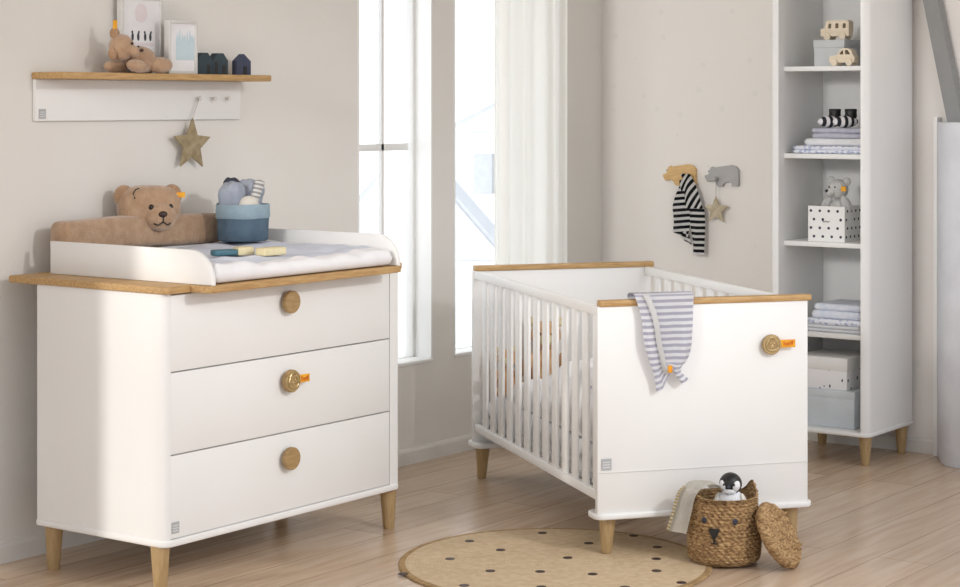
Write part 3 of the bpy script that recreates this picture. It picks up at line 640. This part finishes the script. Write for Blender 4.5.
def zipf(u, v):
    vv = .32+v*.63; uu = .18+.22*v+(u-.5)*.11; p = Vector(romper(uu, vv)); return (p.x, p.y-.008-.003*math.sin(u*PI), p.z)
obj('zip_band', shift(grid(zipf, 4, 50, .002)), 'white', t, angle=45)['label'] = 'white zip band'
p = Vector(romper(.42, .955)); obj('ribbon_tag', shift(one(box, p.x-.008, p.x+.008, p.y-.012, p.y-.009, p.z-.008, p.z+.016, .001)), 'yellow', t)

# ------------------------------------------------------------------ hippo hooks, outfit, second star on the back wall
hp = [(.0829, .0003), (.0626, .0055), (.0519, .0362), (.0438, .042), (.0358, .0379), (-.0067, .0444), (-.0542, .0509), (-.0805, .0444), (-.0937, .0274), (-.0937, -.04), (-.0868, -.0462), (-.0606, -.0459), (-.0569, -.0293), (-.0279, -.0276), (-.0157, -.0349), (-.013, -.0481), (.0135, -.0487), (.0215, -.0358), (.0358, -.0221), (.0679, -.0276), (.0786, -.0113)]
for y, m, lb in ((-.426, 'hippo', 'honey wood hippo wall hook holding the black and white outfit'), (-.649, 'hippog', 'grey hippo wall hook holding a pale star')):
    t = thing('hippo_hook', lb, 'wall hook', (0, y, 1.166), group='hippo wall hooks')
    bm = bmesh.new(); prism(bm, hp, .001, .020, .003, 2, mx=YZF); obj('hippo_plate', bm, m, t)
    bm = bmesh.new(); lathe(bm, [(.007, 0), (.007, .03), (.010, .034), (.008, .04)], 16, Matrix.Translation((-.019, -.03, -.008) if y < -.5 and False else (-.019, -.035 if y > -.5 else .012, -.012)) @ Matrix.Rotation(-PI/2, 4, 'Y')); obj('peg', bm, m, t)
    obj('eye', one(ell, (-.021, .058, .022), (.002, .003, .003), n=8), 'brown', t)
star((-.036, -.637, 1.010), .066, 'starp', 'pale wooden star hanging from the grey hippo hook', .008, YZF, (-.036, -.637, 1.166))
# outfit: three overlapping padded panels
LO = (-.04, -.471, .995)
t = thing('striped_outfit', 'black and white striped baby outfit hanging from the honey wood hippo hook', 'baby outfit', LO)
def panel(left, right, x, puff, ang=0.0):
    """left/right: polylines (y,z) top to bottom"""
    def ev(P, v):
        k = v*(len(P)-1); i = min(int(k), len(P)-2); f = k-i; return (P[i][0]*(1-f)+P[i+1][0]*f, P[i][1]*(1-f)+P[i+1][1]*f)
    def fn(u, v):
        l, r = ev(left, v), ev(right, v); return (x-puff*math.sin(u*PI)*(.4+.6*math.sin(v*PI))-.004*math.sin(u*9+v*6), l[0]+(r[0]-l[0])*u, l[1]+(r[1]-l[1])*u)
    bm = grid(fn, 20, 40, .003); uv = bm.loops.layers.uv.active
    for f in bm.faces:
        for l in f.loops:
            p = l.vert.co; l[uv].uv = (0, (p.z*math.cos(ang)+p.y*math.sin(ang))*3.0+.5)
    return bm
obj('bodice', panel([(.000, .168), (.045, .080), (.0635, .024), (.058, -.05), (.0635, -.092)], [(-.020, .168), (-.030, .08), (-.035, .02), (-.035, -.05), (-.02, -.115)], .004, .016, .10), 'bw', t, angle=None)
obj('hood', panel([(.012, .180), (.020, .14), (.010, .08), (-.004, .02)], [(-.036, .178), (-.062, .13), (-.085, .08), (-.105, .02)], -.004, .014, 1.0), 'bw', t, angle=None)
obj('trouser_leg', panel([(-.030, .020), (-.036, -.05), (-.046, -.13), (-.050, -.195)], [(-.110, .022), (-.112, -.05), (-.112, -.12), (-.110, -.192)], -.002, .016, 0), 'bw', t, angle=None)
obj('trouser_leg', panel([(.040, -.09), (.030, -.105), (.002, -.128)], [(-.02, -.085), (-.025, -.11), (-.042, -.148)], .004, .012, -.4), 'bw', t, angle=None)

# ------------------------------------------------------------------ tall shelf unit
FX, YA, YB = -.473, -1.590, -1.144
LW = (-.25, -1.37, 0)
t = thing('shelf_unit', 'tall white open shelf unit with rounded edges on oak legs, by the back wall', 'shelf unit', LW)
bm = bmesh.new(); prism(bm, [(-.030, YA+.030), (-.030, YA)] + arc(FX+.034, YA+.034, .034, 1.5*PI, PI, 8) + [(FX, YA+.033), (-.41, YA+.033), (-.41, YA+.030)], .139, 2.06); obj('side_panel', bm, 'white', t, True, angle=25)
bm = bmesh.new(); prism(bm, [(-.030, YB-.030), (-.030, YB)] + arc(FX+.016, YB-.016, .016, .5*PI, PI, 8) + [(FX, YB-.036), (-.41, YB-.036), (-.41, YB-.030)], .139, 2.06); obj('side_panel', bm, 'white', t, True, angle=25)
obj('back_panel', one(box, -.036, -.030, YA+.03, YB-.03, .14, 2.04), 'white', t, True)
bm = bmesh.new(); prism(bm, rrect(FX-.004, -.028, YA-.004, YB+.004, .036, 8, (1, 0, 0, 1)), .1223, .140, .005, 3); obj('base_plate', bm, 'white', t, True)
obj('top_panel', one(box, FX+.01, -.03, YA+.03, YB-.03, 2.03, 2.06, .003), 'white', t, True)
SH = (.5355, .9155, 1.2865, 1.6555)
for z in SH: obj('shelf', one(box, -.42, -.037, YA+.031, YB-.031, z-.020, z, .002), 'white', t, True)
for (x, y) in ((-.418, YA+.038), (-.075, YA+.030), (-.085, YB-.05), (-.418, YB-.05)):
    obj('leg', leg_bm(x, y, 0, .124, .017, .029, .0, .0), 'leg', t, True)

def lidbox(name, x0, x1, y0, y1, z0, z1, lid, m, ml, label, group):
    t = thing(name, label, 'box', ((x0+x1)/2, (y0+y1)/2, z0), group=group)
    obj('box_body', one(box, x0+.003, x1-.003, y0+.003, y1-.003, z0, z1-lid*.4, .003), m, t, True)
    obj('lid', one(box, x0, x1, y0, y1, z1-lid, z1, .004), ml, t, True); return t
zt = SH[3]
lidbox('storage_box', -.37, -.20, -1.435, -1.290, zt, zt+.112, .034, 'boxgrey', 'boxgrey', 'pale grey lidded box on the top shelf, under the wooden bus', 'storage boxes')
def toycar(name, pts, holes, wheels, x, d, label, cat):
    c = ((x), sum(p[0] for p in pts)/len(pts), min(p[1] for p in pts)-.006)
    t = thing(name, label, cat, c, group='wooden toy vehicles'); bm = bmesh.new(); prism(bm, pts, -x-d/2, -x+d/2, .0, 1, holes, mx=YZF); obj('car_body', bm, 'maple', t, True, angle=30)
    for (y, z, r) in wheels:
        for s in (-1, 1):
            bm = bmesh.new(); lathe(bm, [(r*.9, 0), (r, .002), (r, .008), (r*.3, .010)], 20, Matrix.Translation((x+s*d/2, y, z)) @ Matrix.Rotation(s*PI/2, 4, 'Y')); obj('wheel', bm, 'maple', t, True)
zb = zt+.112
# bus faces left in the picture (+y)
bus = [(-1.432, zb+.016), (-1.308, zb+.016), (-1.302, zb+.020), (-1.302, zb+.048), (-1.322, zb+.052), (-1.326, zb+.078), (-1.334, zb+.084), (-1.424, zb+.084), (-1.433, zb+.076)]
def sq(y0, y1, z0, z1): return [(y0, z0), (y1, z0), (y1, z1), (y0, z1)]
toycar('toy_bus', bus, [sq(-1.351, -1.338, zb+.050, zb+.070), sq(-1.385, -1.370, zb+.050, zb+.070), sq(-1.418, -1.404, zb+.050, zb+.070)], [(-1.335, zb+.015, .0148), (-1.405, zb+.015, .0148)], -.30, .045, 'pale wooden toy bus with three windows standing on the grey lidded box', 'toy bus')
zc = zt
car = [(-1.500, zc+.014), (-1.392, zc+.014), (-1.388, zc+.018), (-1.388, zc+.036), (-1.395, zc+.042), (-1.424, zc+.046), (-1.436, zc+.066), (-1.450, zc+.074), (-1.472, zc+.074), (-1.488, zc+.064), (-1.496, zc+.044), (-1.504, zc+.034)]
toycar('toy_car', car, [[(-1.452, zc+.048), (-1.434, zc+.048), (-1.442, zc+.062), (-1.452, zc+.066)], [(-1.484, zc+.048), (-1.459, zc+.048), (-1.459, zc+.067), (-1.472, zc+.066)]], [(-1.413, zc+.0145, .0143), (-1.480, zc+.0145, .0143)], -.395, .045, 'pale wooden toy car with rounded roof on the shelf edge beside the grey box', 'toy car')

# folded textiles
def fold(x0, x1, y0, y1, z0, h, n, m, label, group, seed, cat='blanket'):
    bm = bmesh.new(); hh = h/n
    for i in range(n):
        dx = .004*math.sin(seed+i*2.1); cushion(bm, x0+dx, x1-.002*i, y0+.002*i, y1+dx, z0+i*hh, z0+(i+1)*hh, min(.012, hh*.5), 24, 0, .002, seed+i)
    solo('folded_'+cat, bm, m, label, cat, ((x0+x1)/2, (y0+y1)/2, z0), group, angle=None)
z2 = SH[2]
fold(-.405, -.10, -1.54, -1.203, z2+.001, .032, 2, 'towelp', 'white and lilac folded blanket, lowest of the stack under the striped booties', 'blankets under the booties', 1)
fold(-.395, -.12, -1.535, -1.255, z2+.0345, .030, 1, 'towelw', 'white folded blanket in the middle of the stack under the striped booties', 'blankets under the booties', 3)
fold(-.385, -.14, -1.525, -1.285, z2+.066, .042, 2, 'blanket', 'grey-lilac folded blanket, topmost of the stack under the striped booties', 'blankets under the booties', 5)
def bootie(y, label, rz):
    t = thing('baby_bootie', label, 'bootie', (-.33, y, z2+.1095), rz, group='striped baby booties')
    bm = bmesh.new()
    def fn(u, v):
        a = u*2*PI; k = math.sin(min(1, max(0, v))*PI)**.55; return (.031*k*math.cos(a), .062-.118*v, .026+.026*k*math.sin(a))
    bm = grid(fn, 24, 20); obj('foot', bm, 'bootie', t, angle=None)
    bm = bmesh.new(); lathe(bm, [(.022, .040), (.026, .048), (.0245, .062), (.026, .078), (.022, .080), (.016, .066)], 24, Matrix.Translation((0, -.022, 0))); obj('cuff', bm, 'black', t, angle=None)['label'] = 'black knitted cuff'
bootie(-1.352, 'black and white striped baby bootie, left one of the pair on the blankets', 1.0); bootie(-1.424, 'black and white striped baby bootie, right one of the pair on the blankets', .9)
z3 = SH[1]
# polka-dot cube box: open, with bear
t = thing('polka_dot_box', 'white fabric box with black polka dots and a stitched face, holding a grey bear', 'storage box', (-.30, -1.36, z3), group=None)
x0, x1, y0, y1, zq = -.385, -.225, -1.443, -1.275, z3+.150
bm = bmesh.new(); box(bm, x0, x1, y0, y1, z3+.0005, z3+.008)
for b in ((x0, x0+.006, y0, y1), (x1-.006, x1, y0, y1), (x0+.006, x1-.006, y0, y0+.006), (x0+.006, x1-.006, y1-.006, y1)): box(bm, *b, z3+.008, zq)
obj('box_walls', bm, 'whitem', t, True, smooth=False)
bm = bmesh.new()
for iy in range(4):
    for iz in range(4):
        yy, zz = y0+.022+iy*.041+(.010 if iz % 2 else -.004), z3+.022+iz*.036
        if iz == 2 and iy in (1,): continue
        lathe(bm, [(.0062, 0), (.0055, .001)], 12, Matrix.Translation((x0, yy, zz)) @ Matrix.Rotation(-PI/2, 4, 'Y'))
        lathe(bm, [(.0062, 0), (.0055, .001)], 12, Matrix.Translation((x0+.02+iy*.04+(.008 if iz % 2 else -.004), y0, zz)) @ Matrix.Rotation(PI/2, 4, 'X'))
o = obj('dot_print', bm, 'charcoal', t, True)
bm = bmesh.new()
for s in (-1, 1): tube(bm, [(x0-.001, -1.358+s*.016, z3+.088), (x0-.001, -1.358+s*.008, z3+.083), (x0-.001, -1.358, z3+.088)], .0016, 6)
obj('stitched_face', bm, 'black', t, True)
LG = (-.312, -1.380, z3+.008)
t = thing('teddy_bear', 'pale grey teddy bear with a yellow ear tag sitting in the polka-dot box', 'teddy bear', LG)
def pg(nm, c, r, m, par=None, rot=(0, 0, 0), n=20):
    c = Vector(c)
    return obj(nm, one(ell, c, r, rot, n), m, par or t, angle=None)
pg('torso', (0, 0, .090), (.045, .048, .085), 'bearg'); h = pg('head', (-.004, 0, .212), (.046, .044, .044), 'bearg')
pg('muzzle', (-.040, .016, .200), (.024, .022, .020), 'bearg', h); pg('nose', (-.059, .025, .206), (.007, .009, .007), 'black', h)
pg('ear', (.0, .034, .248), (.012, .019, .019), 'bearg', h); pg('ear', (.004, -.036, .244), (.012, .019, .019), 'bearg', h)
pg('eye', (-.043, .022, .222), (.004, .004, .004), 'black', h); pg('eye', (-.046, -.006, .222), (.004, .004, .004), 'black', h)
pg('arm', (-.018, .046, .150), (.018, .020, .040), 'bearg', None, (.5, 0, 0)); pg('arm', (-.018, -.044, .150), (.018, .020, .040), 'bearg', None, (-.5, 0, 0))
obj('ribbon_tag', one(box, -.040, -.034, -.052, -.030, .205, .226, .001), 'yellow', h)
# towels
z4 = SH[0]
fold(-.40, -.12, -1.52, -1.245, z4+.001, .030, 2, 'towelw', 'white folded towel at the bottom of the stack on the shelf above the speckled box', 'towels on the lower shelf', 2, 'towel')
fold(-.405, -.12, -1.53, -1.255, z4+.032, .024, 1, 'towelp', 'white towel with lilac print, second from the bottom of the towel stack', 'towels on the lower shelf', 4, 'towel')
fold(-.395, -.13, -1.52, -1.290, z4+.057, .032, 1, 'towel', 'pale blue folded towel, second from the top of the towel stack', 'towels on the lower shelf', 6, 'towel')
fold(-.390, -.14, -1.515, -1.300, z4+.090, .028, 1, 'towel', 'pale blue folded towel, topmost of the towel stack', 'towels on the lower shelf', 9, 'towel')
lidbox('storage_box', -.41, -.12, -1.500, -1.235, .1405, .296, .032, 'boxblue', 'boxblue', 'pale blue lidded box on the bottom of the shelf unit', 'storage boxes')
lidbox('storage_box', -.40, -.14, -1.462, -1.225, .2965, .432, .055, 'speck', 'whitem', 'white box with dark speckles and white lid, on the pale blue box', 'storage boxes')

# ------------------------------------------------------------------ rug, basket and what is in it
RC = Vector((-2.610, -1.473, 0))
bm = bmesh.new(); lathe(bm, [(.507, .0005), (.510, .003), (.507, .0065), (.488, .0072), (.01, .0072)], 96)
n0 = len(bm.faces)
DT = [(-.418, .3), (-.169, .301), (.077, .402), (.032, .24), (.327, .272), (-.225, .098), (-.425, .054), (-.139, -.036), (.07, -.003), (.289, .056), (-.069, -.189), (.476, -.008), (.376, -.162), (.228, -.246), (.087, -.331), (.001, -.472), (-.30, -.15), (-.15, -.36), (-.40, -.2)]
for i, (x, y) in enumerate(DT): lathe(bm, [(.0165, .0068), (.0155, .0086), (.004, .0088)], 16, Matrix.Translation((x, y, 0)))
bm.faces.ensure_lookup_table()
for f in bm.faces[n0:]: f.material_index = 1
for f in bm.faces[:n0]:
    if f.calc_center_median().xy.length > .486 and f.calc_center_median().z > .0001: f.material_index = 2
o = obj('round_rug', bm, None, mats=['jute', 'brown', 'juted']); o.location = RC; tag(o, 'round beige jute rug with dark brown dots on the wooden floor', 'rug')

BC = Vector((-2.262, -1.905, .0075))
def weave(prof, n=150, rows=27, amp=.0042, tw=34):
    """woven wall following (r,z) control points, with twisted strands in rows"""
    def ev(v):
        k = v*(len(prof)-1); i = min(int(k), len(prof)-2); f = k-i; f2 = f*f*(3-2*f)*.4+f*.6; return prof[i][0]*(1-f2)+prof[i+1][0]*f2, prof[i][1]*(1-f2)+prof[i+1][1]*f2
    def fn(u, v):
        r, z = ev(v); a = u*2*PI; row = v*rows; k = math.floor(row); f = row-k
        b = abs(math.sin(f*PI))**.6*(.55+.45*math.sin(a*tw+k*PI+f*1.6)); r += amp*(b*2-1)+.002*noise.noise(Vector((a*6, v*20, 0)))
        return r*math.cos(a), r*math.sin(a), z
    return fn
LBK = BC
t = thing('wicker_basket', 'round seagrass basket with a stitched bear face standing at the crib foot', 'basket', LBK)
prof = [(.103, .0), (.116, .015), (.119, .06), (.115, .11), (.109, .16), (.107, .203), (.108, .214)]
fnw = weave(prof)
def fb(u, v):
    x, y, z = fnw(u, v); a = u*2*PI
    z += .040*(v**3)*math.exp(-((a-(-.55+2*PI) if a > PI else a+.55)/.30)**2) + .012*(v**3)*math.exp(-((a-2.55)/.30)**2)
    return (x, y, z)
bm = grid(fb, 220, 190)
bmesh.ops.remove_doubles(bm, verts=bm.verts, dist=1e-5)
lathe(bm, [(.1, .0005), (.1, .004), (.01, .004)], 60)
wv = weave([(.108, .214), (.100, .208), (.096, .12), (.094, .01)], rows=26)
def fi(u, v):
    x, y, z = wv(u, v); a = u*2*PI; k = (1-v)**3
    return (x, y, z + .040*k*math.exp(-((a-(-.55+2*PI) if a > PI else a+.55)/.30)**2) + .012*k*math.exp(-((a-2.55)/.30)**2))
b2 = grid(fi, 100, 80); join(bm, b2)
obj('basket_body', bm, 'seagrass', t, angle=None)
FD = math.atan2(-.59, -.81)-.30     # the face looks towards the camera side of the room
def onface(da, z, r): return Vector((r*math.cos(FD+da), r*math.sin(FD+da), z))
for da in (-.42+.0, .48): 
    bm = one(ell, onface(da, .148, .1155), (.004, .009, .010), (0, 0, FD+da), 16); obj('eye', bm, 'charcoal', t)
bm = bmesh.new(); mx = Matrix.Translation(onface(-.10, .105, .1175)) @ Matrix.Rotation(FD-.10, 4, 'Z') @ Matrix(((0, 0, 1, 0), (1, 0, 0, 0), (0, 1, 0, 0), (0, 0, 0, 1)))
prism(bm, [(-.020, .016), (-.004, -.012), (.004, -.012), (.020, .016), (.012, .020), (-.012, .020)], -.002, .005, .001, 1, mx=mx); prism(bm, [(-.002, -.012), (-.002, -.026), (-.011, -.026), (-.011, -.030), (.011, -.030), (.011, -.026), (.002, -.026), (.002, -.012)], -.002, .004, mx=mx); obj('nose', bm, 'black', t)
# lid leaning on the basket
n = Vector((.12, -.86, .50)).normalized(); up = Vector((0, .5, .86)); up = (up-n*up.dot(n)).normalized(); sx = up.cross(n)
Rm = Matrix((sx, up, n)).transposed()
LR = .106; Lc = Vector((-2.222, -2.085, 0)); 
# centre height so that the lower rim touches the floor
Lc.z = LR*up.z+.013
t = thing('basket_lid', 'round seagrass basket lid leaning on edge against the right of the basket', 'basket lid', Lc-Vector((0, 0, Lc.z-.001)))
rot = Matrix.Translation((0, 0, Lc.z-.001)) @ Rm.to_4x4()
def lidf(u, v):
    a = u*2*PI
    if v < .78: r = LR*(v/.78); z = .012+.004*abs(math.sin(v/.78*PI*9))*(.6+.4*math.sin(a*22+v*40))
    else: k = (v-.78)/.22; r = LR+.007*math.sin(k*PI)+.002*math.sin(a*40); z = .012-.030*k
    return rot @ Vector((r*math.cos(a), r*math.sin(a), z+.003*noise.noise(Vector((a*5, v*9, 1)))))
bm = grid(lidf, 90, 60); bmesh.ops.remove_doubles(bm, verts=bm.verts, dist=1e-5); lathe(bm, [(LR, -.012), (LR*.5, -.010), (.005, -.010)], 48, rot); obj('lid_disc', bm, 'seagrass', t, angle=None)
bm = bmesh.new(); prism(bm, [(-.016, 0), (.016, 0), (.002, .030)], -.004, .004, .001, 1, mx=rot @ Matrix.Translation((.035, .055, .014)) @ Matrix.Rotation(PI/2, 4, 'X')); obj('lid_ear', bm, 'juted', t)
bm = bmesh.new(); prism(bm, [(-.016, 0), (.016, 0), (-.002, .030)], -.004, .004, .001, 1, mx=rot @ Matrix.Translation((.035, -.055, .014)) @ Matrix.Rotation(PI/2, 4, 'X')); obj('lid_ear', bm, 'juted', t)
# penguin
PB = BC+Vector((.004, -.022, .160)); RP = FD+PI/2+.02
t = thing('plush_penguin', 'small black and white plush penguin peeking out of the seagrass basket', 'plush penguin', PB, RP)
def pe(nm, c, r, m, par=None, rot=(0, 0, 0), n=22): return obj(nm, one(ell, c, r, rot, n), m, par or t, angle=None)
pe('torso', (0, 0, .012), (.052, .045, .062), 'towelw'); h = pe('head', (0, -.004, .092), (.037, .036, .036), 'black')
for sx in (-1, 1): pe('face_patch', (sx*.0185, -.0205, .088), (.0150, .0185, .0200), 'towelw', h, (0, sx*.25, 0))
pe('chin_patch', (0, -.023, .071), (.022, .017, .013), 'towelw', h)
pe('beak', (0, -.044, .088), (.0065, .012, .006), 'charcoal', h); pe('eye', (-.0165, -.0385, .094), (.0032, .0035, .0045), 'black', h); pe('eye', (.0165, -.0385, .094), (.0032, .0035, .0045), 'black', h)
pe('wing', (-.050, -.01, .020), (.010, .022, .045), 'cream', None, (0, .3, 0)); pe('wing', (.050, -.01, .020), (.010, .022, .045), 'cream', None, (0, -.3, 0))
# muslin cloth over the rim
cam_r = Vector((.588, -.809, 0)); cam_f = Vector((.809, .588, 0))
path = [BC+Vector((-.01, .02, .225)), BC-cam_r*.035+Vector((-.02, 0, .252)), BC-cam_r*.085-cam_f*.01+Vector((0, 0, .252)), BC-cam_r*.122-cam_f*.02+Vector((0, 0, .222)), BC-cam_r*.140-cam_f*.022+Vector((0, 0, .16)), BC-cam_r*.158-cam_f*.024+Vector((0, 0, .095))]
def pth(v):
    k = v*(len(path)-1); i = min(int(k), len(path)-2); f = k-i; p = [path[max(0, min(len(path)-1, j))] for j in (i-1, i, i+1, i+2)]
    return .5*((2*p[1])+(p[2]-p[0])*f+(2*p[0]-5*p[1]+4*p[2]-p[3])*f*f+(3*p[1]-p[0]-3*p[2]+p[3])*f**3)
def cl(u, v):
    p = pth(v); w = (.075+.020*v)*(u-.5); d = (cam_r*.55-cam_f*.83)
    return p + d*w + Vector((0, 0, .010*math.sin(u*PI)*(1-v))) + (-cam_r)*.010*math.sin(u*PI*2)*v
LC = BC-cam_r*.10+Vector((0, 0, .14))
bm = grid(cl, 16, 44, .010); t = thing('muslin_cloth', 'cream cloth with a gold-striped hem folded over the left rim of the basket', 'cloth', LC)
obj('cloth_fold', bm, 'muslin', t, True, angle=60)
def hem(u, v):
    p = Vector(cl(.02+u*.28, .50+v*.48)); return p-cam_r*.006-cam_f*.014
obj('striped_hem', grid(hem, 6, 30, .002), 'goldstripe', t, True, angle=45)['label'] = 'gold-striped hem'
